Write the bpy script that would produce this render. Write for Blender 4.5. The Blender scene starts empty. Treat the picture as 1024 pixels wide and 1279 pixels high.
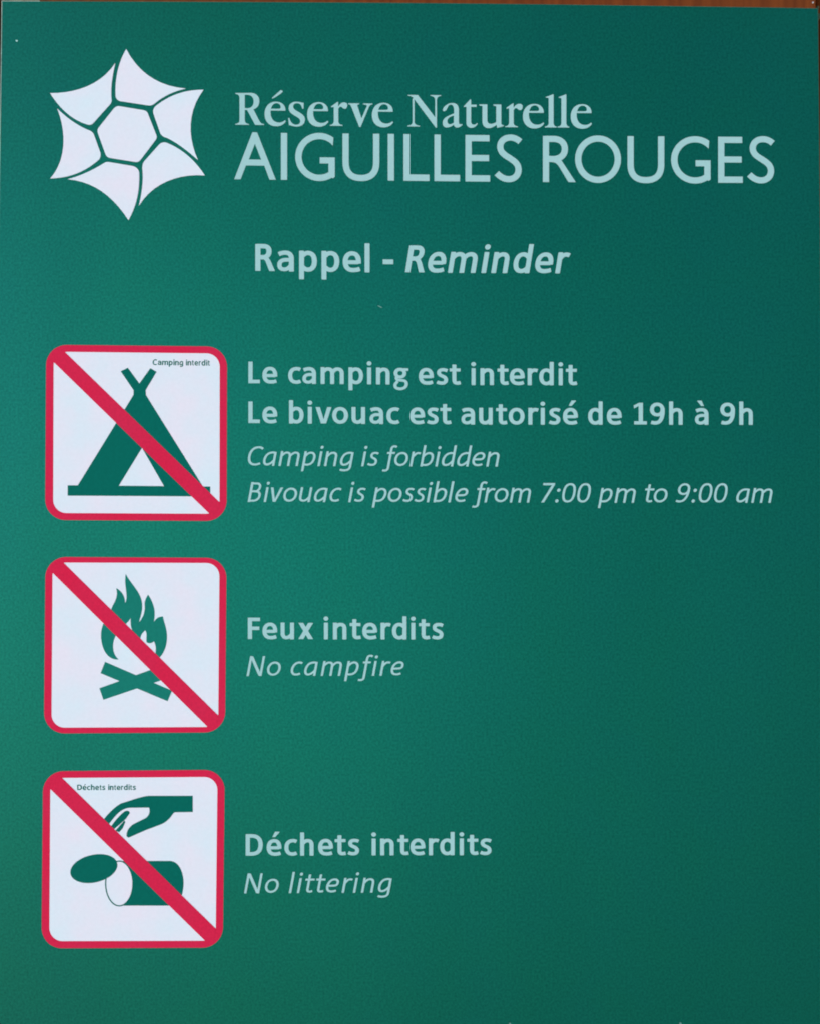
import bpy, bmesh, math, random, re
from mathutils import Vector, Matrix
from mathutils.geometry import delaunay_2d_cdt

random.seed(7)
S = bpy.context.scene
COL = S.collection
R = math.radians

# ------------------------------------------------------------------ camera
U = 0.00025                      # one photograph pixel on the sign, in metres
FPX = 1050.0                     # focal length in photograph pixels
cam_data = bpy.data.cameras.new('camera')
cam_data.sensor_fit = 'HORIZONTAL'
cam_data.sensor_width = 36.0
cam_data.lens = 36.0 * FPX / 1024.0
cam_data.clip_start = 0.01
cam_data.clip_end = 100.0
cam = bpy.data.objects.new('camera', cam_data)
COL.objects.link(cam)
# almost square on, a trace of yaw, pitch and roll (the sign's far side is the right, and the top)
cam.rotation_euler = (R(90 - 0.70), R(0.12), R(0.60))
dirv = cam.rotation_euler.to_matrix() @ Vector((0, 0, -1))
cam.location = -dirv * (FPX * U / -(-dirv.y))
S.camera = cam
MW = Matrix.Translation(cam.location) @ cam.rotation_euler.to_matrix().to_4x4()   # in the sign's own frame
CAM_O = cam.location.copy()
LEAN = 20.0                      # the whole board leans back like a lectern; the camera looks down on it
TILT = Matrix.Rotation(R(-LEAN), 4, 'X')
cam.matrix_world = TILT @ MW

# ------------------------------------------------------------------ light
SUN_EL, SUN_AZ = LEAN + 0.3, 22.0       # low soft light from the left behind the camera
w = bpy.data.worlds.new('World'); S.world = w; w.use_nodes = True
nt = w.node_tree
sky = nt.nodes.new('ShaderNodeTexSky'); sky.sky_type = 'NISHITA'; sky.sun_disc = False
sky.sun_elevation = R(SUN_EL)
sky.altitude = 1500
bg = nt.nodes['Background']; bg.inputs['Strength'].default_value = 0.12
nt.links.new(sky.outputs[0], bg.inputs[0])
sun_d = bpy.data.lights.new('sun', 'SUN'); sun_d.energy = 1.05; sun_d.angle = R(38)
sun_d.color = (1.0, 0.98, 0.95)
sun = bpy.data.objects.new('sun', sun_d); COL.objects.link(sun)
az = R(SUN_AZ); el = R(SUN_EL)
to_sun = Vector((-math.sin(az) * math.cos(el), -math.cos(az) * math.cos(el), math.sin(el)))
sun.rotation_euler = to_sun.to_track_quat('Z', 'Y').to_euler()
sky.sun_rotation = math.atan2(to_sun.x, to_sun.y)
S.view_settings.view_transform = 'Standard'
S.view_settings.look = 'None'
S.view_settings.gamma = 1.0
S.view_settings.exposure = 0.38
S.cycles.filter_width = 1.9

# ------------------------------------------------------------------ materials
def material(name, col, rough=0.5, spec=0.5, tint=None, grain=0.0, gscale=900.0, bump=0.0, col2=None, g2=60.0, sheen=False):
    m = bpy.data.materials.new(name); m.use_nodes = True
    t = m.node_tree; b = t.nodes['Principled BSDF']
    b.inputs['Roughness'].default_value = rough
    b.inputs['Specular IOR Level'].default_value = spec
    if tint: b.inputs['Specular Tint'].default_value = (*tint, 1)
    tc = t.nodes.new('ShaderNodeTexCoord')
    if grain:
        n = t.nodes.new('ShaderNodeTexNoise'); n.inputs['Scale'].default_value = gscale
        n.inputs['Detail'].default_value = 2.0; n.inputs['Roughness'].default_value = 0.6
        t.links.new(tc.outputs['Object'], n.inputs['Vector'])
        n2 = t.nodes.new('ShaderNodeTexNoise'); n2.inputs['Scale'].default_value = g2
        n2.inputs['Detail'].default_value = 3.0
        t.links.new(tc.outputs['Object'], n2.inputs['Vector'])
        r1 = t.nodes.new('ShaderNodeMapRange'); r1.inputs[1].default_value = 0.25; r1.inputs[2].default_value = 0.75
        r1.inputs[3].default_value = 1 - grain; r1.inputs[4].default_value = 1 + grain
        t.links.new(n.outputs['Fac'], r1.inputs[0])
        r2 = t.nodes.new('ShaderNodeMapRange'); r2.inputs[1].default_value = 0.3; r2.inputs[2].default_value = 0.7
        t.links.new(n2.outputs['Fac'], r2.inputs[0])
        mx = t.nodes.new('ShaderNodeMix'); mx.data_type = 'RGBA'
        mx.inputs[6].default_value = (*col, 1); mx.inputs[7].default_value = (*(col2 or col), 1)
        t.links.new(r2.outputs[0], mx.inputs[0])
        vm = t.nodes.new('ShaderNodeVectorMath'); vm.operation = 'SCALE'
        t.links.new(mx.outputs[2], vm.inputs[0]); t.links.new(r1.outputs[0], vm.inputs['Scale'])
        t.links.new(vm.outputs[0], b.inputs['Base Color'])
        if sheen:
            # tall soft reflection bands painted into the gloss level and specular tint
            mp = t.nodes.new('ShaderNodeMapping'); mp.inputs['Scale'].default_value = (15, 15, 3.5)
            t.links.new(tc.outputs['Object'], mp.inputs['Vector'])
            n3 = t.nodes.new('ShaderNodeTexNoise'); n3.inputs['Scale'].default_value = 1.0; n3.inputs['Detail'].default_value = 4
            n3.inputs['Roughness'].default_value = 0.45
            t.links.new(mp.outputs[0], n3.inputs['Vector'])
            r3 = t.nodes.new('ShaderNodeMapRange'); r3.inputs[1].default_value = 0.3; r3.inputs[2].default_value = 0.7
            r3.inputs[3].default_value = spec * 0.9; r3.inputs[4].default_value = spec * 1.1
            t.links.new(n3.outputs['Fac'], r3.inputs[0])
            mt = t.nodes.new('ShaderNodeMix'); mt.data_type = 'RGBA'
            mt.inputs[6].default_value = (0.05, 0.92, 0.68, 1); mt.inputs[7].default_value = (0.05, 0.90, 0.80, 1)
            r4 = t.nodes.new('ShaderNodeMapRange'); r4.inputs[1].default_value = 0.30; r4.inputs[2].default_value = 0.70
            n4 = t.nodes.new('ShaderNodeTexNoise'); n4.noise_dimensions = '4D'; n4.inputs['W'].default_value = 2.3
            n4.inputs['Scale'].default_value = 1.0; n4.inputs['Detail'].default_value = 2
            t.links.new(mp.outputs[0], n4.inputs['Vector']); t.links.new(n4.outputs['Fac'], r4.inputs[0])
            t.links.new(r4.outputs[0], mt.inputs[0]); t.links.new(mt.outputs[2], b.inputs['Specular Tint'])
            ms = t.nodes.new('ShaderNodeMath'); ms.operation = 'MULTIPLY'
            t.links.new(r3.outputs[0], ms.inputs[1])
            t.links.new(r1.outputs[0], ms.inputs[0]); t.links.new(ms.outputs[0], b.inputs['Specular IOR Level'])
        if bump:
            bp = t.nodes.new('ShaderNodeBump'); bp.inputs['Strength'].default_value = bump
            bp.inputs['Distance'].default_value = 0.0002
            t.links.new(n.outputs['Fac'], bp.inputs['Height']); t.links.new(bp.outputs[0], b.inputs['Normal'])
    else:
        b.inputs['Base Color'].default_value = (*col, 1)
    return m

GREEN_TINT = (0.05, 0.90, 0.74)
M = {}
M['green'] = material('green_print', (0.0010, 0.064, 0.041), 0.50, 0.88, GREEN_TINT, 0.24, 1400, 0.0, (0.0010, 0.061, 0.045), 60, True)
M['text'] = material('pale_print', (0.37, 0.635, 0.645), 0.6, 0.12, None, 0.03, 900)
M['white'] = material('white_print', (0.73, 0.86, 0.95), 0.6, 0.12, None, 0.02, 900, 0, (0.84, 0.82, 0.93), 75)
M['red'] = material('red_print', (0.70, 0.016, 0.068), 0.6, 0.10, (1, .3, .4), 0.08, 1200, 0, (0.66, 0.022, 0.080))
M['picto'] = material('pictogram_green_print', (0.002, 0.125, 0.098), 0.55, 0.15, GREEN_TINT, 0.08, 900)
M['flame'] = material('flame_green_print', (0.010, 0.190, 0.150), 0.55, 0.15, GREEN_TINT, 0.08, 900)
M['rim'] = material('plate_edge', (0.05, 0.10, 0.06), 0.6, 0.2, None, 0.3, 400, 0, (0.10, 0.11, 0.07), 25)
M['bare'] = material('bare_aluminium_edge', (0.34, 0.48, 0.42), 0.5, 0.5, None, 0.3, 500, 0, (0.24, 0.36, 0.30), 90)
M['fleck'] = material('pale_fleck', (0.45, 0.8, 0.74), 0.4, 0.5)
M['dullfleck'] = material('dull_fleck', (0.13, 0.32, 0.28), 0.5, 0.3)
M['steel'] = material('nail_steel', (0.8, 0.8, 0.78), 0.25, 0.8)
M['steel'].node_tree.nodes['Principled BSDF'].inputs['Metallic'].default_value = 0.6

def wood_material():
    m = bpy.data.materials.new('stained_wood'); m.use_nodes = True
    t = m.node_tree; b = t.nodes['Principled BSDF']; b.inputs['Roughness'].default_value = 0.75; b.inputs['Specular IOR Level'].default_value = 0.15
    tc = t.nodes.new('ShaderNodeTexCoord'); mp = t.nodes.new('ShaderNodeMapping')
    mp.inputs['Scale'].default_value = (1, 1, 0.06)
    oi = t.nodes.new('ShaderNodeObjectInfo')
    t.links.new(tc.outputs['Object'], mp.inputs['Vector'])
    n = t.nodes.new('ShaderNodeTexNoise'); n.noise_dimensions = '4D'
    n.inputs['Scale'].default_value = 420; n.inputs['Detail'].default_value = 5
    t.links.new(mp.outputs[0], n.inputs['Vector']); 
    mu = t.nodes.new('ShaderNodeMath'); mu.operation = 'MULTIPLY'; mu.inputs[1].default_value = 9
    t.links.new(oi.outputs['Random'], mu.inputs[0]); t.links.new(mu.outputs[0], n.inputs['W'])
    cr = t.nodes.new('ShaderNodeValToRGB')
    cr.color_ramp.elements[0].position = 0.30; cr.color_ramp.elements[0].color = (0.125, 0.029, 0.006, 1)
    cr.color_ramp.elements[1].position = 0.72; cr.color_ramp.elements[1].color = (0.215, 0.054, 0.010, 1)
    t.links.new(n.outputs['Fac'], cr.inputs[0]); t.links.new(cr.outputs[0], b.inputs['Base Color'])
    bp = t.nodes.new('ShaderNodeBump'); bp.inputs['Strength'].default_value = 0.5; bp.inputs['Distance'].default_value = 0.0003
    t.links.new(n.outputs['Fac'], bp.inputs['Height']); t.links.new(bp.outputs[0], b.inputs['Normal'])
    return m
M['wood'] = wood_material()

# ------------------------------------------------------------------ object helpers
def tag(o, label=None, cat=None, group=None, kind=None):
    if label: o['label'] = label
    if cat: o['category'] = cat
    if group: o['group'] = group
    if kind: o['kind'] = kind
    return o
def empty(name, loc=(0, 0, 0)):
    o = bpy.data.objects.new(name, None); COL.objects.link(o); o.location = loc; o.empty_display_size = 0.02
    return o
def mesh_obj(name, verts, faces, mat, parent=None):
    me = bpy.data.meshes.new(name); me.from_pydata(verts, [], faces); me.update()
    me.materials.append(mat)
    o = bpy.data.objects.new(name, me); COL.objects.link(o)
    if parent: o.parent = parent
    return o

# a point of the printed artwork (measured on the photograph) to the sign's own plane
def plane_pt(px, py):
    sx = (px - 512.0) / 1024.0 * 819.0
    sy = (py - 639.5) / 1279.0 * 1024.0
    d = MW.to_3x3() @ Vector((sx, -sy, -FPX / 1024.0 * 819.0))
    t = -CAM_O.y / d.y
    p = CAM_O + d * t
    return p.x, p.z
LAYER = 0.00002
def flat_obj(name, tri, mat, parent, layer):
    """tri = list of (verts2d, faces) in photo pixels; lies `layer` print layers proud of the plate face"""
    vs, fs = [], []
    for v2, f2 in tri:
        o = len(vs)
        for (x, y) in v2:
            X, Z = plane_pt(x, y); vs.append((X, -layer * LAYER, Z))
        fs += [[o + i for i in f] for f in f2]
    # faces to the front (-Y)
    out = []
    for f in fs:
        a, b, c = (Vector(vs[f[0]]), Vector(vs[f[1]]), Vector(vs[f[2]]))
        out.append(f if (b - a).cross(c - a).y < 0 else f[::-1])
    return mesh_obj(name, vs, out, mat, parent)

# ------------------------------------------------------------------ 2D shape engine
def parse(path):
    """SVG-like M L C Q Z -> list of (points, closed, corner flags)"""
    tk = re.sub('([MLCQZ])', r' \1 ', path).replace(',', ' ').split(); i = 0; out = []; pts = []; cmd = None
    def num():
        nonlocal i
        v = float(tk[i]); i += 1; return v
    while i < len(tk):
        if tk[i].isalpha():
            cmd = tk[i]; i += 1
            if cmd == 'Z':
                out.append(pts); pts = []; continue
        if cmd == 'M':
            if pts: out.append(pts)
            pts = [(num(), num())]; cmd = 'L'
        elif cmd == 'L':
            pts.append((num(), num()))
        elif cmd in 'CQ':
            p0 = pts[-1]
            if cmd == 'C':
                a = (num(), num()); b = (num(), num()); c = (num(), num())
            else:
                q = (num(), num()); c = (num(), num())
                a = (p0[0] + (q[0] - p0[0]) * 2 / 3, p0[1] + (q[1] - p0[1]) * 2 / 3)
                b = (c[0] + (q[0] - c[0]) * 2 / 3, c[1] + (q[1] - c[1]) * 2 / 3)
            N = 10
            for k in range(1, N + 1):
                t = k / N; u = 1 - t
                pts.append(tuple(u**3 * p0[j] + 3*u*u*t * a[j] + 3*u*t*t * b[j] + t**3 * c[j] for j in (0, 1)))
    if pts: out.append(pts)
    return out
def area(p):
    return sum(p[i][0] * p[(i+1) % len(p)][1] - p[(i+1) % len(p)][0] * p[i][1] for i in range(len(p))) / 2
def clean(p):
    q = []
    for a in p:
        if not q or (abs(a[0]-q[-1][0]) + abs(a[1]-q[-1][1])) > 1e-3: q.append(a)
    while len(q) > 1 and (abs(q[0][0]-q[-1][0]) + abs(q[0][1]-q[-1][1])) < 1e-3: q.pop()
    return q
def stroke(pts, wd, k=0.84, closed=False, cap=0.0):
    """quads of a stroke along pts with an elliptical pen: wd wide for vertical strokes, wd*k for horizontal ones"""
    pts = clean(pts) if closed else [p for i, p in enumerate(pts) if i == 0 or math.dist(p, pts[i-1]) > 1e-3]
    n = len(pts); a = wd / 2; b = wd * k / 2
    def off(dx, dy):
        L = math.hypot(dx, dy); nx, ny = -dy / L, dx / L
        q = math.sqrt(a*a*nx*nx + b*b*ny*ny)
        return nx, ny, q          # half width q along the normal
    quads = []; L, Rr = [], []
    for i in range(n):
        ds = []
        if closed or i > 0:
            p, c = pts[i-1], pts[i]; ds.append((c[0]-p[0], c[1]-p[1]))
        if closed or i < n - 1:
            c, q = pts[i], pts[(i+1) % n]; ds.append((q[0]-c[0], q[1]-c[1]))
        os_ = [off(*d) for d in ds]
        if len(os_) == 2:
            nx = os_[0][0] + os_[1][0]; ny = os_[0][1] + os_[1][1]; h = math.hypot(nx, ny) or 1e-6
            nx /= h; ny /= h
            q = (os_[0][2] + os_[1][2]) / 2
            cs = max(0.55, nx * os_[0][0] + ny * os_[0][1]); q /= cs
        else:
            nx, ny, q = os_[0]
        x, y = pts[i]
        L.append((x + nx*q, y + ny*q)); Rr.append((x - nx*q, y - ny*q))
    m = n if closed else n - 1
    for i in range(m):
        j = (i+1) % n
        quads.append([L[i], Rr[i], Rr[j], L[j]])
    if not closed:          # softly rounded ends
        for e, q in ((0, 1), (n-1, n-2)):
            dx, dy = pts[e][0]-pts[q][0], pts[e][1]-pts[q][1]; h = math.hypot(dx, dy); dx /= h; dy /= h
            if cap > 0:
                l, r = L[e], Rr[e]; c = cap
                cx, cy = (l[0]+r[0])/2, (l[1]+r[1])/2
                quads.append([l, r, (r[0]*.8+cx*.2+dx*c, r[1]*.8+cy*.2+dy*c), (l[0]*.8+cx*.2+dx*c, l[1]*.8+cy*.2+dy*c)])
    return quads
def ellipse(cx, cy, rx, ry, n=40, rot=0.0, sup=1.0):
    o = []
    for i in range(n):
        t = 2 * math.pi * i / n
        c, s = math.cos(t), math.sin(t)
        x = rx * math.copysign(abs(c) ** sup, c); y = ry * math.copysign(abs(s) ** sup, s)
        o.append((cx + x * math.cos(rot) - y * math.sin(rot), cy + x * math.sin(rot) + y * math.cos(rot)))
    return o
def union(fills, holes=()):
    """planar union of the fill polygons minus the holes -> (verts, triangles)"""
    vs, fs = [], []
    for grp in (fills, holes):
        for p in grp:
            p = clean(p)
            if len(p) < 3 or abs(area(p)) < 1e-4: continue
            if area(p) < 0: p = p[::-1]
            o = len(vs); vs += [Vector(q) for q in p]; fs.append((list(range(o, o + len(p))), grp is holes))
    hole_id = {i for i, f in enumerate(fs) if f[1]}
    r = delaunay_2d_cdt(vs, [], [f[0] for f in fs], 1, 1e-4)
    V, F, OF = r[0], r[2], r[5]
    keep = [f for f, o in zip(F, OF) if o and not (set(o) & hole_id)]
    return [(v.x, v.y) for v in V], keep

# ------------------------------------------------------------------ lettering
# each glyph: list of ops.  s w path = stroke, p path = filled outline, h path = hole,
# o cx cy rx ry w = ring, d cx cy rx ry = dot.   Units: 1000 to the em.
W = 118
def rect(a, b, c, d): return 'M%g %g L%g %g L%g %g L%g %g Z' % (a, b, c, b, c, d, a, d)
E_BOLD = [('s', W-10, 'M112 228 L406 228'), ('s', W, 'M414 205 C424 350 365 436 262 436 C160 436 97 360 97 236 C97 110 160 42 280 42 C340 42 388 50 438 70')]
A_BOLD = [('s', W, 'M378 0 L378 290 C378 390 325 436 238 436 C180 436 130 425 82 400'), ('s', W-14, 'M370 268 L255 268 C150 266 92 225 92 145 C92 75 140 42 205 42 C270 42 320 75 368 138')]
BOLD = {
 'n': [('s', W, 'M129 0 L129 478'), ('s', W, 'M122 322 C180 400 230 434 290 434 C375 434 408 385 408 300 L408 0')],
 'm': [('s', W, 'M129 0 L129 478'), ('s', W, 'M122 322 C175 400 225 434 285 434 C365 434 409 385 409 300 L409 0'), ('s', W, 'M402 322 C455 400 505 434 565 434 C645 434 690 385 690 300 L690 0')],
 'h': [('s', W, 'M129 0 L129 668'), ('s', W, 'M122 322 C180 400 230 434 290 434 C375 434 408 385 408 300 L408 0')],
 'u': [('s', W, 'M408 478 L408 0'), ('s', W, 'M129 478 L129 178 C129 90 165 44 245 44 C305 44 355 78 412 158')],
 'i': [('s', W, 'M123 0 L123 478'), ('d', 123, 606, 69, 63)],
 'l': [('s', W, 'M123 0 L123 668')],
 't': [('s', W, 'M152 580 L152 150 C152 75 180 46 240 46 C268 46 290 50 328 60'), ('s', W-10, 'M22 432 L325 432')],
 'r': [('s', W, 'M129 0 L129 478'), ('s', W, 'M122 312 C160 392 208 434 270 434 C300 434 322 430 350 418')],
 'e': E_BOLD,
 'é': E_BOLD + [('p', 'M205 545 L290 545 L420 690 L405 702 L290 702 Z')],
 'c': [('s', W, 'M385 412 C355 428 330 436 290 436 C165 436 97 360 97 238 C97 110 160 42 275 42 C322 42 355 52 388 72')],
 'o': [('o', 269, 239, 172, 197, W)],
 'a': A_BOLD,
 'à': A_BOLD + [('p', 'M105 690 L118 702 L232 702 L305 545 L222 545 Z')],
 's': [('s', W-4, 'M338 408 C300 428 262 436 216 436 C145 436 100 405 100 350 C100 300 135 275 202 247 C272 218 305 190 305 135 C305 75 258 42 185 42 C135 42 92 52 50 74')],
 'p': [('s', W, 'M129 -178 L129 478'), ('s', W, 'M122 338 C180 406 228 436 283 436 C380 436 436 360 436 242 C436 115 375 42 284 42 C228 42 180 68 122 135')],
 'b': [('s', W, 'M129 0 L129 668'), ('s', W, 'M122 338 C180 406 228 436 283 436 C380 436 436 360 436 242 C436 115 375 42 284 42 C228 42 180 68 122 135')],
 'd': [('s', W, 'M408 0 L408 668'), ('s', W, 'M415 338 C357 406 309 436 254 436 C157 436 101 360 101 242 C101 115 162 42 253 42 C309 42 357 68 415 135')],
 'g': [('o', 216, 325, 128, 112, W-10), ('s', W-25, 'M290 432 L452 432'), ('s', W-26, 'M150 245 C95 205 92 140 165 125 L300 112 C370 104 402 68 402 10 C402 -82 315 -134 218 -134 C125 -134 70 -98 70 -38 C70 10 100 45 150 80')],
 'v': [('p', 'M4 478 L130 478 L238 120 L346 478 L468 478 L312 0 L160 0 Z')],
 'x': [('p', 'M12 478 L156 478 L446 0 L302 0 Z'), ('p', 'M446 478 L302 478 L12 0 L156 0 Z')],
 'L': [('p', rect(80, 0, 203, 632)), ('p', rect(90, 0, 416, 103))],
 'F': [('p', rect(80, 0, 203, 632)), ('p', rect(90, 530, 440, 632)), ('p', rect(90, 268, 420, 368))],
 'R': [('p', rect(80, 0, 203, 632)), ('s', W+5, 'M120 583 L275 583 C365 583 408 545 408 462 C408 380 350 322 262 322 L120 322'),
       ('p', 'M240 330 L350 350 C400 320 430 270 455 215 L550 0 L415 0 L330 210 C310 258 285 275 240 275 Z')],
 'D': [('p', rect(80, 0, 203, 632)), ('s', W+8, 'M120 581 L258 581 C430 581 520 490 520 318 C520 140 430 51 246 51 L120 51')],
 '1': [('p', rect(213, 0, 338, 632)), ('p', rect(82, 0, 455, 95)), ('p', 'M78 470 L66 556 L222 636 L338 636 L330 520 L222 548 Z')],
 '9': [('o', 252, 440, 155, 154, W-4), ('s', W, 'M410 480 C425 190 350 46 195 46 C150 46 118 52 84 66')],
 '-': [('p', rect(30, 188, 282, 300))],
}
w_ = 75
CU = 'M404 428 L404 0'
ITAL = {
 'n': [('s', w_, 'M110 0 L110 466'), ('s', w_, 'M104 290 C165 385 225 428 290 428 C370 428 408 385 408 300 L408 0')],
 'm': [('s', w_, 'M110 0 L110 466'), ('s', w_, 'M104 300 C160 385 215 428 270 428 C345 428 388 390 388 300 L388 0'), ('s', w_, 'M382 300 C438 385 493 428 552 428 C630 428 668 390 668 300 L668 0')],
 'u': [('s', w_, 'M408 466 L408 0'), ('s', w_, 'M110 466 L110 168 C110 85 150 38 228 38 C290 38 350 80 414 172')],
 'i': [('s', w_, 'M110 0 L110 466'), ('d', 112, 606, 50, 50)],
 'l': [('s', w_, 'M110 0 L110 672')],
 'a': [('s', w_, 'M404 440 L404 0'), ('s', w_, 'M404 418 C365 428 340 430 310 430 C175 430 85 325 85 180 C85 85 125 38 195 38 C270 38 345 95 410 195')],
 'd': [('s', w_, 'M404 672 L404 0'), ('s', w_, 'M404 418 C365 428 340 430 310 430 C175 430 85 325 85 180 C85 85 125 38 195 38 C270 38 345 95 410 195')],
 'g': [('s', w_, 'M404 440 L404 -15 C404 -105 340 -142 235 -142 C180 -142 140 -136 98 -120'), ('s', w_, 'M404 418 C365 428 340 430 310 430 C175 430 85 325 85 180 C85 85 125 38 195 38 C270 38 345 95 410 195')],
 'b': [('s', w_, 'M110 0 L110 672'), ('s', w_, 'M104 290 C160 385 220 428 285 428 C370 428 425 370 425 270 C425 125 345 38 225 38 C175 38 145 42 110 54')],
 'p': [('s', w_, 'M110 -172 L110 466'), ('s', w_, 'M104 290 C160 385 220 428 285 428 C370 428 425 370 425 270 C425 125 345 38 225 38 C175 38 145 42 110 54')],
 'c': [('s', w_, 'M372 405 C348 422 320 430 285 430 C165 430 85 330 85 205 C85 95 145 38 235 38 C285 38 325 48 360 70')],
 'e': [('s', w_, 'M90 222 L300 228 C375 232 405 275 402 330 C400 392 350 430 285 430 C165 430 85 330 85 200 C85 90 150 38 245 38 C300 38 345 50 380 68')],
 'o': [('o', 263, 233, 182, 196, w_)],
 's': [('s', w_, 'M318 408 C285 424 255 430 220 430 C155 430 112 402 112 352 C112 300 145 278 205 250 C265 222 292 190 292 140 C292 75 245 38 170 38 C120 38 85 48 45 72')],
 'r': [('s', w_, 'M110 0 L110 466'), ('s', w_, 'M104 280 C160 375 210 428 268 428 C300 428 318 424 340 414')],
 't': [('s', w_, 'M150 585 L150 132 C150 65 178 38 230 38 C258 38 280 43 310 54'), ('s', w_, 'M38 428 L318 428')],
 'f': [('s', w_, 'M325 622 C300 640 280 646 255 646 C192 646 165 610 165 540 L165 -55 C165 -120 130 -148 62 -148 C40 -148 25 -146 5 -140'), ('s', w_, 'M62 428 L300 428')],
 'v': [('p', 'M30 466 L115 466 L222 98 L345 466 L432 466 L262 0 L172 0 Z')],
 'B': [('s', w_+4, 'M120 0 L120 632'), ('s', w_, 'M120 598 L265 598 C350 598 392 560 392 485 C392 400 345 342 250 342 L120 342'), ('s', w_, 'M120 342 L270 342 C380 342 430 285 430 205 C430 95 360 34 240 34 L120 34')],
 'C': [('s', w_+2, 'M482 548 C440 585 395 598 340 598 C190 598 85 490 85 305 C85 125 170 34 315 34 C375 34 425 48 470 76')],
 'N': [('s', w_, 'M118 0 L118 632'), ('s', w_, 'M532 0 L532 632'), ('p', 'M80 632 L182 632 L570 0 L470 0 Z')],
 '7': [('p', 'M75 632 L458 632 L458 568 L208 0 L116 0 L362 562 L75 562 Z')],
 '0': [('O', 253, 316, 172, 282, w_)],
 '9': [('o', 248, 438, 158, 158, w_), ('s', w_, 'M408 470 C415 170 320 36 165 36 C128 36 95 44 62 60')],
 ':': [('d', 125, 50, 54, 54), ('d', 125, 400, 54, 54)],
}
# humanist capitals of the reserve's name, 500 units high (8.533 units to the photo pixel)
def arcring(cx, cy, ro, ri, a0, a1, b0, b1):
    o = []
    for k in range(41):
        a = math.radians(a0 + (a1 - a0) * k / 40); o.append((cx + ro[0]*math.cos(a), cy + ro[1]*math.sin(a)))
    for k in range(41):
        a = math.radians(b1 + (b0 - b1) * k / 40); o.append((cx + ri[0]*math.cos(a), cy + ri[1]*math.sin(a)))
    return o
CAPS = {
 'A': [('p', 'M25 0 L92 0 L150 148 L345 148 L401 0 L468 0 L268 502 L218 502 Z'), ('h', 'M180 212 L312 212 L245 380 Z')],
 'I': [('p', rect(0, 0, 66, 500))],
 'G': [('poly', arcring(930, 247, (256, 257), (188, 190), 54, 310, 40, 301)), ('p', 'M935 178 L935 243 L1095 243 L1095 35 L1075 20 L1028 40 L1028 178 Z')],
 'U': [('s1', 66, 'M273 500 L273 190 C273 80 330 25 436 25 C542 25 599 80 599 190 L599 500')],
 'L': [('p', rect(0, 0, 66, 500)), ('p', rect(5, 0, 272, 69))],
 'E': [('p', rect(0, 0, 66, 500)), ('p', rect(5, 433, 256, 500)), ('p', rect(5, 220, 251, 286)), ('p', rect(5, 0, 262, 68))],
 'S': [('s1', 66, 'M308 432 C270 466 235 476 203 476 C135 476 94 430 94 378 C94 315 145 286 195 255 C245 222 289 195 289 130 C289 70 245 28 185 28 C140 28 98 48 58 92')],
 'R': [('p', rect(578, 0, 643, 497)), ('s1', 66, 'M610 465 L690 465 C770 465 812 420 812 357 C812 288 760 248 685 248 L610 248'),
       ('p', 'M680 215 C720 212 738 185 760 150 L850 0 L928 0 L772 240 L720 268 Z')],
 'O': [('o1', 226, 249, 211, 223, 67)],
}
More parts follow.
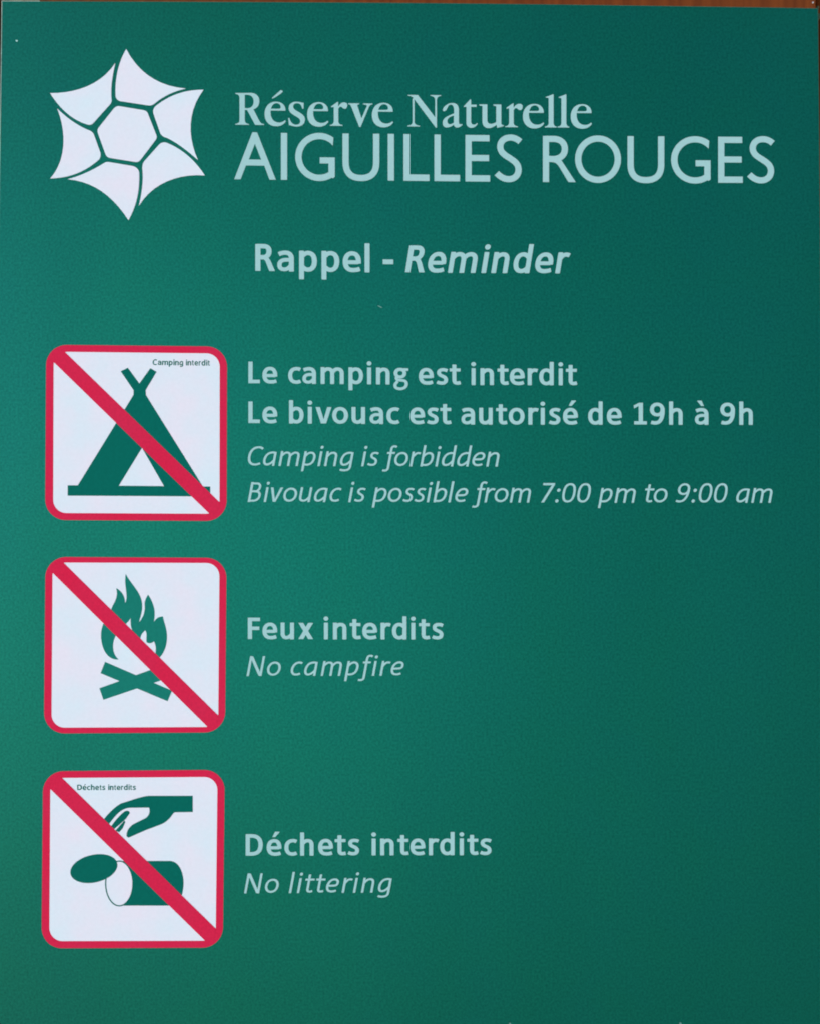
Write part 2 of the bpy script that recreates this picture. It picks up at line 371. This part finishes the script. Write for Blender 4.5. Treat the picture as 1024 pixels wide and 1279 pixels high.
# book-face letters of the first title line, traced (8.533 units to the photo pixel)
E_SER = [('p', 'M222 155 L64 155 C57 80 92 28 152 28 C182 28 202 40 217 54 L226 42 C207 10 172 -12 122 -12 C47 -12 0 40 0 115 C0 200 52 250 122 250 C187 250 224 210 222 155 Z'),
         ('h', 'M68 174 C77 210 97 234 127 234 C157 234 172 212 172 192 C172 180 162 174 147 174 Z')]
SERIF = {
 'R': [('p', rect(81, 5, 137, 325)), ('p', 'M36 0 L182 0 L182 8 C155 12 142 20 137 45 L81 45 C77 20 64 12 36 8 Z'), ('p', 'M36 338 L36 329 C62 325 77 318 81 290 L137 290 L137 338 Z'),
       ('p', 'M120 338 L200 341 C255 339 292 310 292 255 C292 210 270 180 232 166 L225 158 L120 158 L120 178 L160 176 C200 176 232 200 232 248 C232 300 200 323 150 320 L120 320 Z'),
       ('p', 'M160 160 L228 168 L290 48 C302 25 315 12 343 10 L343 0 L248 0 Z')],
 'e': E_SER,
 'é': E_SER + [('p', 'M77 288 L84 282 C122 300 185 342 194 358 C192 368 178 376 166 370 Z')],
 's': [('p', 'M765 242 L762 178 L750 176 C742 215 725 236 695 236 C670 236 652 222 652 200 C652 175 680 160 712 142 C752 120 778 100 778 62 C778 15 740 -13 690 -13 C660 -13 640 -5 618 0 L608 2 L600 78 L612 78 C625 30 650 7 685 7 C712 7 728 24 728 44 C728 68 705 84 675 100 C635 122 605 145 605 182 C605 225 640 252 690 252 C725 252 745 240 765 242 Z')],
 'r': [('p', 'M147 5 L195 5 L195 200 L193 257 L184 253 L118 206 L120 197 L147 200 Z'), ('p', 'M105 0 L240 0 L240 9 C212 13 200 20 195 45 L147 45 C142 20 132 13 105 9 Z'),
       ('p', 'M188 195 C212 238 235 252 262 250 C285 248 293 232 290 212 C287 188 272 181 258 183 C238 187 236 208 215 203 C205 200 198 190 190 170 Z')],
 'v': [('p', 'M322 232 L392 232 L442 80 L432 -10 L418 -10 Z'), ('p', 'M300 241 L418 241 L418 231 C400 229 392 222 390 210 L330 210 C326 224 316 230 300 231 Z'),
       ('p', 'M418 -10 L432 -10 L525 215 L500 215 L436 70 Z'), ('p', 'M458 241 L558 241 L558 231 C540 229 530 222 520 205 L502 205 C502 222 490 229 458 231 Z')],
 'N': [('p', 'M72 336 L142 336 L343 78 L343 -10 L332 -10 L96 302 Z'), ('p', rect(86, 5, 105, 300)), ('p', 'M36 0 L162 0 L162 9 C125 13 110 22 105 48 L86 48 C82 22 70 13 36 9 Z'),
       ('p', 'M38 336 L100 336 L100 300 C85 318 65 326 38 328 Z'), ('p', rect(326, 5, 343, 320)), ('p', 'M275 336 L388 336 L388 328 C360 324 347 315 343 288 L326 288 C322 315 305 324 275 328 Z')],
 'a': [('p', 'M408 180 C412 205 450 253 510 253 C560 253 579 225 579 175 L579 58 C579 28 590 22 615 30 L617 22 C600 2 580 -8 560 -8 C540 -8 530 5 526 25 C500 0 470 -8 448 -8 C420 -8 407 15 407 40 C407 85 440 108 528 142 L528 180 C528 215 515 236 492 236 C465 233 458 200 447 180 C435 163 405 158 408 180 Z'),
       ('h', 'M526 120 L526 46 C510 32 495 27 485 27 C465 27 457 42 457 60 C457 90 480 106 526 120 Z')],
 't': [('p', 'M632 218 L700 293 L710 290 L710 237 L770 237 L766 214 L710 214 L710 62 C710 32 725 24 742 24 C758 24 768 34 772 42 L780 38 C770 10 745 -10 712 -10 C680 -10 660 10 660 50 L660 214 L632 211 Z')],
 'u': [('p', 'M795 241 L880 241 L880 78 C880 48 895 34 918 34 C945 34 965 45 975 56 L975 222 L945 229 L945 241 L1029 241 L1029 42 C1030 27 1040 21 1056 20 L1056 11 L985 -9 L978 26 C955 5 925 -12 895 -12 C850 -12 828 20 828 60 L828 222 L795 229 Z')],
 'l': [('p', 'M553 5 L605 5 L605 353 L598 353 L524 325 L524 316 C545 318 553 314 553 300 Z'), ('p', 'M512 0 L638 0 L638 9 C620 13 610 20 605 45 L553 45 C548 20 538 13 512 9 Z')],
}
def glyph(font, ch, wscale=1.0):
    fills, holes = [], []
    for op in font[ch]:
        if op[0] == 's': 
            for p in parse(op[2]): fills += stroke(p, op[1] * wscale, cap=9)
        elif op[0] == 's1':
            for p in parse(op[2]): fills += stroke(p, op[1] * wscale, k=1.0)
        elif op[0] in 'oO' and len(op[0]) == 1: fills += stroke(ellipse(op[1], op[2], op[3], op[4], sup=.82 if op[0] == 'O' else .94), op[5] * wscale, closed=True)
        elif op[0] == 'o1': fills += stroke(ellipse(op[1], op[2], op[3], op[4], 64), op[5], k=1.0, closed=True)
        elif op[0] == 'd': fills.append(ellipse(op[1], op[2], op[3], op[4], 20))
        elif op[0] == 'p': fills += parse(op[1])
        elif op[0] == 'poly': fills.append(op[1])
        elif op[0] == 'h': holes += parse(op[1])
    return union(fills, holes)
_cache = {}
def get_glyph(font, fid, ch, wscale, shear):
    key = (fid, ch, wscale, shear)
    if key not in _cache:
        v, f = glyph(font, ch, wscale)
        v = [(x + shear * y, y) for x, y in v]
        used = {i for t in f for i in t}
        mn = min(v[i][0] for i in used); mx = max(v[i][0] for i in used)
        _cache[key] = ([(x - mn, y) for x, y in v], f, mx - mn)
    return _cache[key]
def interp(tab, x):
    if x <= tab[0][0]: a, b = tab[0], tab[1]
    elif x >= tab[-1][0]: a, b = tab[-2], tab[-1]
    else:
        for a, b in zip(tab, tab[1:]):
            if a[0] <= x <= b[0]: break
    return a[1] + (b[1] - a[1]) * (x - a[0]) / (b[0] - a[0])
def text_line(name, label, parent, runs, base, mat='text', layer=3):
    """runs = [(font, id, size px per 1000 units or per unit, weight, shear, 'text', [ink left of each letter])]"""
    tri = []
    for font, fid, unit, ws, shear, txt, xs in runs:
        chars = [c for c in txt if c != ' ']
        assert len(chars) == len(xs), (txt, len(chars), len(xs))
        for c, x0 in zip(chars, xs):
            v, f, wd = get_glyph(font, fid, c, ws, shear)
            pts = []
            for gx, gy in v:
                X = x0 + gx * unit[0]; Y = interp(base, X) - gy * (unit[1] + (unit[2] - unit[1]) * (X - base[0][0]) / (base[-1][0] - base[0][0]))
                pts.append((X, Y))
            tri.append((pts, f))
    o = flat_obj('text_line', tri, M[mat], parent, layer)
    o['label'] = label
    return o
def em(px, xs=1.0): return (px * xs / 1000, px / 1000, px / 1000)

# ------------------------------------------------------------------ the board behind
board = empty('wooden_board', (0, 0.02, -0.2))
tag(board, 'reddish brown vertical timber planks behind the green sign panel', 'board')
xs = [-0.33, -0.1282, 0.1292, 0.335]
for a, b in zip(xs, xs[1:]):
    bm = bmesh.new()
    dy = random.uniform(-.0006, .0006)
    x0, x1 = a + 0.0009, b - 0.0009
    vs = bmesh.ops.create_cube(bm, size=1)['verts']
    for v in vs:
        v.co = Vector(((x0 + x1) / 2 + v.co.x * (x1 - x0), 0.0165 + dy + v.co.y * 0.022, 0.02 + v.co.z * 0.62))
    bmesh.ops.bevel(bm, geom=bm.edges[:], offset=0.0012, segments=2, affect='EDGES')
    me = bpy.data.meshes.new('plank'); bm.to_mesh(me); bm.free(); me.materials.append(M['wood'])
    o = bpy.data.objects.new('plank', me); COL.objects.link(o); o.parent = board
    o.matrix_parent_inverse = Matrix.Translation(board.location).inverted()
bk = mesh_obj('backing_board', [(x, y, z) for z in (-0.28, 0.32) for x, y in ((-.33, .029), (.33, .029), (.33, .05), (-.33, .05))],
              [(0, 1, 2, 3), (4, 7, 6, 5), (0, 4, 5, 1), (1, 5, 6, 2), (2, 6, 7, 3), (3, 7, 4, 0)], M['wood'], board)
bk.matrix_parent_inverse = Matrix.Translation(board.location).inverted()
X, Z = plane_pt(1015.3, 3.0)
bm = bmesh.new(); bmesh.ops.create_uvsphere(bm, u_segments=16, v_segments=8, radius=0.00032)
me = bpy.data.meshes.new('nail_head'); bm.to_mesh(me); bm.free(); me.materials.append(M['steel'])
nail = bpy.data.objects.new('nail_head', me); COL.objects.link(nail)
k = 1 + 0.0047 / (FPX * U)
nail.location = (X * k, 0.0049, Z * k); nail.parent = board; nail.matrix_parent_inverse = Matrix.Translation(board.location).inverted()
nail['label'] = 'tiny bright nail head'

# ------------------------------------------------------------------ the sign
sign = empty('information_sign', (0, 0, 0))
tag(sign, 'dark green printed reserve rules panel with white lettering, mounted on brown planks', 'sign')

def smooth(pts, n=6):
    out = []
    P = [pts[0]] + pts + [pts[-1]]
    for i in range(1, len(P) - 2):
        p0, p1, p2, p3 = P[i-1:i+3]
        for k in range(n):
            t = k / n
            out.append(tuple(.5*((2*p1[j]) + (-p0[j]+p2[j])*t + (2*p0[j]-5*p1[j]+4*p2[j]-p3[j])*t*t + (-p0[j]+3*p1[j]-3*p2[j]+p3[j])*t**3) for j in (0, 1)))
    out.append(pts[-1]); return out
top = smooth([(1.9, 0.7), (120, 1.0), (300, 1.6), (512, 2.9), (700, 4.9), (824, 6.6), (960, 8.5), (1022, 9.7)])
right = smooth([(1022, 9.7), (1022.8, 64), (1027, 560), (1030, 1000), (1030, 1312)])
bottom = [(500, 1314)]
left = smooth([(-9, 1313), (-8.5, 1000), (-5.5, 640), (-2, 300), (1.2, 64), (1.9, 0.7)])
outer = clean(top + right + bottom + left)
def inset(poly, d):
    n = len(poly); out = []; sg = 1 if area(poly) > 0 else -1
    for i in range(n):
        a, b, c = poly[i-1], poly[i], poly[(i+1) % n]
        n1 = (-(b[1]-a[1]), b[0]-a[0]); n2 = (-(c[1]-b[1]), c[0]-b[0])
        l1 = math.hypot(*n1); l2 = math.hypot(*n2)
        nx = n1[0]/l1 + n2[0]/l2; ny = n1[1]/l1 + n2[1]/l2; h = math.hypot(nx, ny)
        nx /= h; ny /= h; cs = max(.6, nx*n1[0]/l1 + ny*n1[1]/l1)
        out.append((b[0] + sg*nx*d/cs, b[1] + sg*ny*d/cs))
    return out
inner = inset(outer, 1.0)
fv, ff = union([inner])
face = flat_obj('printed_face', [(fv, ff)], M['green'], sign, 0)
# rim: a rounded bare edge, then the plate's flank back to the planks (4 mm thick)
n = len(outer); vs = []
mid = inset(outer, 0.35)
for ring, y in ((inner, 0.0), (mid, 0.00006), (outer, 0.00025), (outer, 0.0040), (inset(outer, 12), 0.0040)):
    for (px, py) in ring:
        X, Z = plane_pt(px, py); vs.append((X, y, Z))
fs = []
for r in range(4):
    for i in range(n):
        j = (i + 1) % n
        fs.append((r*n + i, r*n + j, (r+1)*n + j, (r+1)*n + i))
mesh_obj('plate_edge', vs, fs, M['rim'], sign)['label'] = 'pale bare edge of the plate'

# scraped bare metal along the left edge and the start of the top edge
lf = [p for p in left if p[1] < 700]
flat_obj('scraped_edge', [union([lf + [(x + 0.95, y) for x, y in lf[::-1]]])], M['bare'], sign, 1)
tp = [p for p in top if p[0] < 64]
flat_obj('scraped_edge', [union([tp + [(x, y + 0.95) for x, y in tp[::-1]]])], M['bare'], sign, 1.5)

# ---- star emblem
def Tr(path, z, ox, oy): return [[(ox + x / z, oy + y / z) for x, y in p] for p in parse(path)]
emb = empty('star_emblem'); emb.parent = sign; emb['label'] = 'white six pointed crystal star emblem'
for nm, p in (
    ('star_centre', 'M437 365 Q450 350 468 353 L595 374 Q612 377 618 391 L663 505 Q669 521 658 535 L580 638 Q568 653 550 650 L418 629 Q400 626 393 610 L352 497 Q346 480 357 466 Z'),
    ('star_facet', 'M503 48 C555 150 650 245 822 259 C745 275 695 305 650 342 Q635 352 615 348 L470 326 Q447 318 446 295 C442 210 460 120 503 48 Z'),
    ('star_facet', 'M915 265 C830 380 828 510 885 640 C840 600 780 550 718 521 Q692 515 684 495 L648 392 Q642 365 665 348 C740 290 820 265 915 265 Z'),
    ('star_facet', 'M922 722 C780 710 640 765 570 885 C585 820 595 760 590 695 Q585 665 600 645 L678 558 Q695 540 720 548 C800 580 870 640 922 722 Z'),
    ('star_facet', 'M515 960 C430 830 330 755 190 742 C260 725 330 690 390 653 Q400 648 415 651 L540 672 Q570 682 572 710 C575 800 560 880 515 960 Z'),
    ('star_facet', 'M98 738 C185 640 185 490 135 365 C180 410 240 455 302 480 Q325 487 332 508 L365 600 Q370 625 355 640 C280 705 200 735 98 738 Z'),
    ('star_facet', 'M97 283 C230 285 370 240 445 122 C430 190 418 250 425 320 Q425 335 415 345 L330 440 Q318 455 300 452 C220 430 150 370 97 283 Z')):
    flat_obj(nm, [union(Tr(p, 1024/240, 40, 50))], M['white'], emb, 3)

# ---- title lines
sb = [(295, 155.8), (420, 157.2), (520, 158.1), (690, 159.3), (735, 159.5)]
uS = (1/8.533, 1/8.533, 1/8.533)
text_line('t', 'serif title line reading Réserve Naturelle', sign, [(SERIF, 'S', uS, 1, 0, 'Réserve Naturelle',
    [294.2, 330.8, 360.3, 384, 412.3, 435.2, 464.8, 509.2, 552.5, 578.8, 598.2, 630.5, 652.6, 680, 695.9, 712.3])], sb)
uG = (1/8.533, 58.7/500, 57.4/500)
text_line('t', 'large capitals title line reading AIGUILLES ROUGES', sign, [(CAPS, 'G', uG, 1, 0, 'AIGUILLES ROUGES',
    [292.9, 351.2, 369.1, 428.1, 484.6, 504.1, 542.2, 580.9, 617.3, 677.6, 717.8, 783.3, 837.8, 896.6, 932.8])],
    [(295, 223.9), (355, 224.7), (485, 225.6), (590, 226.8), (680, 227.4), (905, 228.4), (963, 228.6)])
text_line('t', 'bold heading reading Rappel - Reminder', sign, [
    (BOLD, 'B', em(53, .985), 1, 0, 'Rappel-', [319.2, 346.6, 373.9, 401.9, 428.4, 455.7, 478.3]),
    (BOLD, 'B', em(53, .96), .98, .17, 'Reminder', [505.9, 534.3, 559, 600.7, 613, 640.9, 668, 692.9])],
    [(322, 338.3), (458, 339.8), (510, 340.1), (605, 340.6), (695, 341)])
# ---- rules
text_line('t', 'bold line reading Le camping est interdit', sign, [(BOLD, 'B', em(42.5), 1, 0, 'Le camping est interdit',
    [310.6, 328.1, 360.3, 378.1, 400.8, 435.6, 458.4, 470, 491.6, 522.8, 544.7, 561.1, 588.1, 599.5, 620.9, 636.3, 658.6, 673, 696.9, 706.3])],
    [(311, 478.6), (590, 480.6), (700, 480.9)])
text_line('t', 'bold line reading Le bivouac est autorisé de 19h à 9h', sign, [(BOLD, 'B', em(42.5), 1, 0, 'Le bivouac est autorisé de 19h à 9h',
    [310.6, 328.1, 361.4, 384.4, 394.5, 415.3, 439.4, 461.9, 483, 511.9, 533, 549.4, 575.9, 598, 619.1, 635, 659.4, 674.5, 685, 702.7,
     734.1, 757.5, 791, 811.4, 835.3, 867.6, 899.3, 923])],
    [(311, 528.3), (600, 530), (930, 530.3)])
SH = 0.185
text_line('t', 'thin slanted line reading Camping is forbidden', sign, [(ITAL, 'I', em(38.2), 1, SH, 'Camping is forbidden',
    [310, 328.9, 348.1, 376.3, 396.9, 405, 424.2, 451.5, 458.9, 477.3, 492.7, 511.6, 524.6, 543.3, 551.5, 570.6, 589.5, 606.8])],
    [(311, 581.4), (450, 582), (620, 582.4)])
text_line('t', 'thin slanted line reading Bivouac is possible from 7:00 pm to 9:00 am', sign, [(ITAL, 'I', em(38.2), 1, SH, 'Bivouac is possible from 7:00 pm to 9:00 am',
    [309.7, 329.7, 338.8, 354.2, 373.9, 392.5, 412, 435.3, 442.5, 464.8, 484.7, 502.9, 517.2, 532.6, 540.9, 559.5, 568.2, 589.2, 604.6, 617.4, 636.2,
     675.4, 692.9, 701.7, 720.5, 746.4, 767.1, 805.3, 816.2, 843.4, 863.3, 872.4, 891.4, 919.2, 938])],
    [(311, 626.6), (600, 627.2), (720, 627.6), (960, 627.7)])
text_line('t', 'bold line reading Feux interdits', sign, [(BOLD, 'B', em(42.2), 1, 0, 'Feux interdits',
    [309.9, 328.2, 350.8, 373, 404.5, 416.2, 437, 452.8, 475.6, 489.9, 512.9, 522.8, 539.2])], [(311, 798.1), (550, 798.4)])
text_line('t', 'thin slanted line reading No campfire', sign, [(ITAL, 'I', em(38.2), 1, SH, 'No campfire',
    [308.3, 333.9, 363.5, 380.2, 400.9, 430.1, 447.1, 464.7, 474.2, 488.3])], [(311, 844), (500, 843.6)])
text_line('t', 'bold line reading Déchets interdits', sign, [(BOLD, 'B', em(42.3), 1, 0, 'Déchets interdits',
    [307.2, 333.4, 355.6, 375.2, 397.7, 418.4, 434.5, 464.1, 475.1, 496.6, 512.4, 535.3, 549.3, 573.4, 583.2, 599.1])],
    [(310, 1068.6), (466, 1067.9), (610, 1067.6)])
text_line('t', 'thin slanted line reading No littering', sign, [(ITAL, 'I', em(38.4), 1, SH, 'No littering',
    [305.2, 331.3, 361.1, 371.1, 381.7, 395.3, 407.5, 427, 441.1, 451.1, 471.6])], [(306, 1115.4), (430, 1114.7), (488, 1114.3)])

# ---- pictograms
def round_quad(q, r, n=10):
    out = []
    for i in range(4):
        a, b, c = Vector(q[i-1]), Vector(q[i]), Vector(q[(i+1) % 4])
        u1 = (a - b).normalized(); u2 = (c - b).normalized()
        ctr = b + (u1 + u2) * r
        for k in range(n + 1):
            t = math.pi / 2 * k / n
            p = ctr - u2 * r * math.cos(t) - u1 * r * math.sin(t)
            out.append((p.x, p.y))
    return out
def pictogram(label, oq, iq, stripe, drawing, draw_label, caption=None):
    g = empty('pictogram'); g.parent = sign; g['label'] = label
    flat_obj('red_border', [union([round_quad(oq, 25.5)], [round_quad(iq, 16.5)])], M['red'], g, 2)
    flat_obj('white_field', [union([round_quad(iq, 16.5)])], M['white'], g, 1)
    flat_obj('diagonal_bar', [union([stripe])], M['red'], g, 5)
    for nm, fills, holes in drawing:
        flat_obj(nm, [union(fills, holes)], M['flame' if nm in ('flames', 'crossed_logs') else 'picto'], g, 3.6 if nm == 'tin_lid' else 3)
    if caption:
        txt, x0, x1, base, e = caption
        FN = dict(BOLD); FN['g'] = ITAL['g']; FN['C'] = ITAL['C']
        ADV = {'C': 600, 'D': 640, 'a': 505, 'm': 790, 'p': 520, 'i': 215, 'n': 510, 'g': 510, ' ': 235, 't': 300, 'e': 500, 'r': 330, 'd': 520, 'é': 500, 'c': 460, 'h': 510, 's': 440}
        tot = sum(ADV[c] for c in txt); sc = (x1 - x0) / (tot - 40); x = x0; tri = []
        for c in txt:
            if c != ' ':
                v, f, wd = get_glyph(FN, 'cap', c, 1.12 if c not in 'gC' else 1.7, 0)
                tri.append(([(x + (a * (ADV[c] - 75) / wd if c not in 'il' else a + 25) * sc, interp(base, x) - b * e) for a, b in v], f))
            x += ADV[c] * sc
        c_ = flat_obj('caption', tri, M['picto'], g, 3); c_['label'] = 'tiny green caption reading ' + txt
    return g
c1 = 1024 / 260
P = lambda path, oy: Tr(path, c1, 40, oy)
pictogram('no camping pictogram with a green tent struck through in red',
    [(57.9, 430.6), (283.8, 432.9), (283.2, 650.7), (56.5, 649.3)], [(67.2, 439.3), (274.7, 441.5), (274.4, 641.7), (66.5, 640.7)],
    [(80.7, 439.0), (274.9, 627.6), (272, 638), (261.7, 641.4), (67.0, 452), (70, 443)],
    [('tent', P('M437 172 L472 155 L529 232 L583 157 L614 175 L560 265 L562 290 L842 739 L878 739 L878 788 L176 784 L176 733 L226 733 L500 288 L500 265 Z', 420), P('M542 549 L428 735 L650 737 Z', 420))],
    '', ('Camping interdit', 190.9, 262.6, [(190, 455.8), (263, 456.7)], 0.0108))
pictogram('no campfire pictogram with green flames and logs struck through in red',
    [(57.0, 695.6), (283.2, 696.8), (281.3, 914.7), (55.1, 916.1)], [(65.8, 702.6), (274.4, 703.2), (272.8, 908.0), (64.4, 908.9)],
    [(79.5, 702.6), (272.9, 893.6), (271, 905), (260.1, 908.4), (65.7, 715.2), (68, 706)],
    [('flames', P('M462 105 C485 155 540 195 543 255 C545 295 533 315 528 342 C548 320 558 290 555 260 C553 235 565 220 572 207 C600 250 612 290 600 342 C612 322 625 315 645 315 C650 345 668 380 665 425 C663 470 645 505 622 522 L605 510 C612 485 612 455 600 437 C588 450 575 448 565 442 C560 425 570 400 558 383 C545 395 535 405 533 428 C515 420 500 405 494 385 C486 365 484 345 487 322 C475 345 450 360 430 385 C405 415 398 440 400 470 C402 495 410 512 427 526 C400 530 372 515 355 480 C335 435 335 380 355 345 C372 318 385 300 392 275 C400 250 428 225 415 175 C440 190 458 210 459 250 C478 210 450 160 462 105 Z', 690), []),
     ('crossed_logs', P('M360 538 L690 680 L668 732 L338 594 Z', 690) + P('M352 725 L332 668 L605 570 L634 630 Z', 690), [])],
    '')
pictogram('no littering pictogram with a green hand and opened tin struck through in red',
    [(54.0, 963.4), (281.0, 961.5), (278.5, 1183.5), (52.0, 1184.4)], [(63, 971.7), (271.9, 970.4), (269.6, 1174.9), (61.7, 1175.5)],
    [(77.6, 971.4), (269.9, 1159.8), (268, 1171), (256.6, 1175.0), (62.9, 985.2), (65, 975)],
    [('hand', P('M792 173 L792 253 L705 254 C690 258 685 290 640 312 L560 342 L476 379 L466 372 C464 350 475 328 500 312 L560 282 C578 270 583 248 576 231 L480 232 C450 235 425 250 385 305 L375 316 L350 293 C380 255 410 225 440 210 C490 195 530 178 575 173 Z', 950)
              + P('M388 324 C408 297 432 268 455 250 Q478 240 483 258 L462 287 L404 338 Z', 950) + P('M411 344 L455 294 L460 302 L447 333 L430 352 Z', 950), []),
     ('tin_lid', [[(40 + x / c1, 950 + y / c1) for x, y in ellipse(305, 531, 118, 68, 48, R(-13))]], []),
     ('tin', P('M440 494 L680 493 C722 495 747 545 747 605 C745 650 735 690 700 713 L432 713 C470 710 496 670 496 605 C496 548 478 502 440 494 Z', 950)
             + stroke([(40 + x / c1, 950 + y / c1) for x, y in ellipse(430, 604, 67, 110, 56)], 1.5, 1.0, True), [])],
    '', ('Déchets interdits', 96.6, 170.3, [(96, 986.7), (171, 986.6)], 0.0104))

# ---- small damage
for q in ([(19.6, 50.4), (21.6, 50.0), (22.3, 51.2), (21.5, 52.2), (19.9, 51.7)],
          [(471.5, 381.4), (474.6, 382.2), (476.8, 383.6), (478.2, 384.3), (475.8, 384.2), (472.8, 382.6)],
          [(635, 1277.6), (637, 1277.2), (638, 1278.6), (636, 1279.4)], [(847.6, 1277.2), (850.3, 1276.8), (851, 1278.6), (848.5, 1279.3)],):
    flat_obj('paint_chip', [union([q])], M['fleck' if q[0][0] < 30 else 'dullfleck'], sign, 3)
for o in (board, sign):
    o.matrix_world = TILT @ Matrix.Translation(o.location)
print('objects', len(bpy.data.objects))
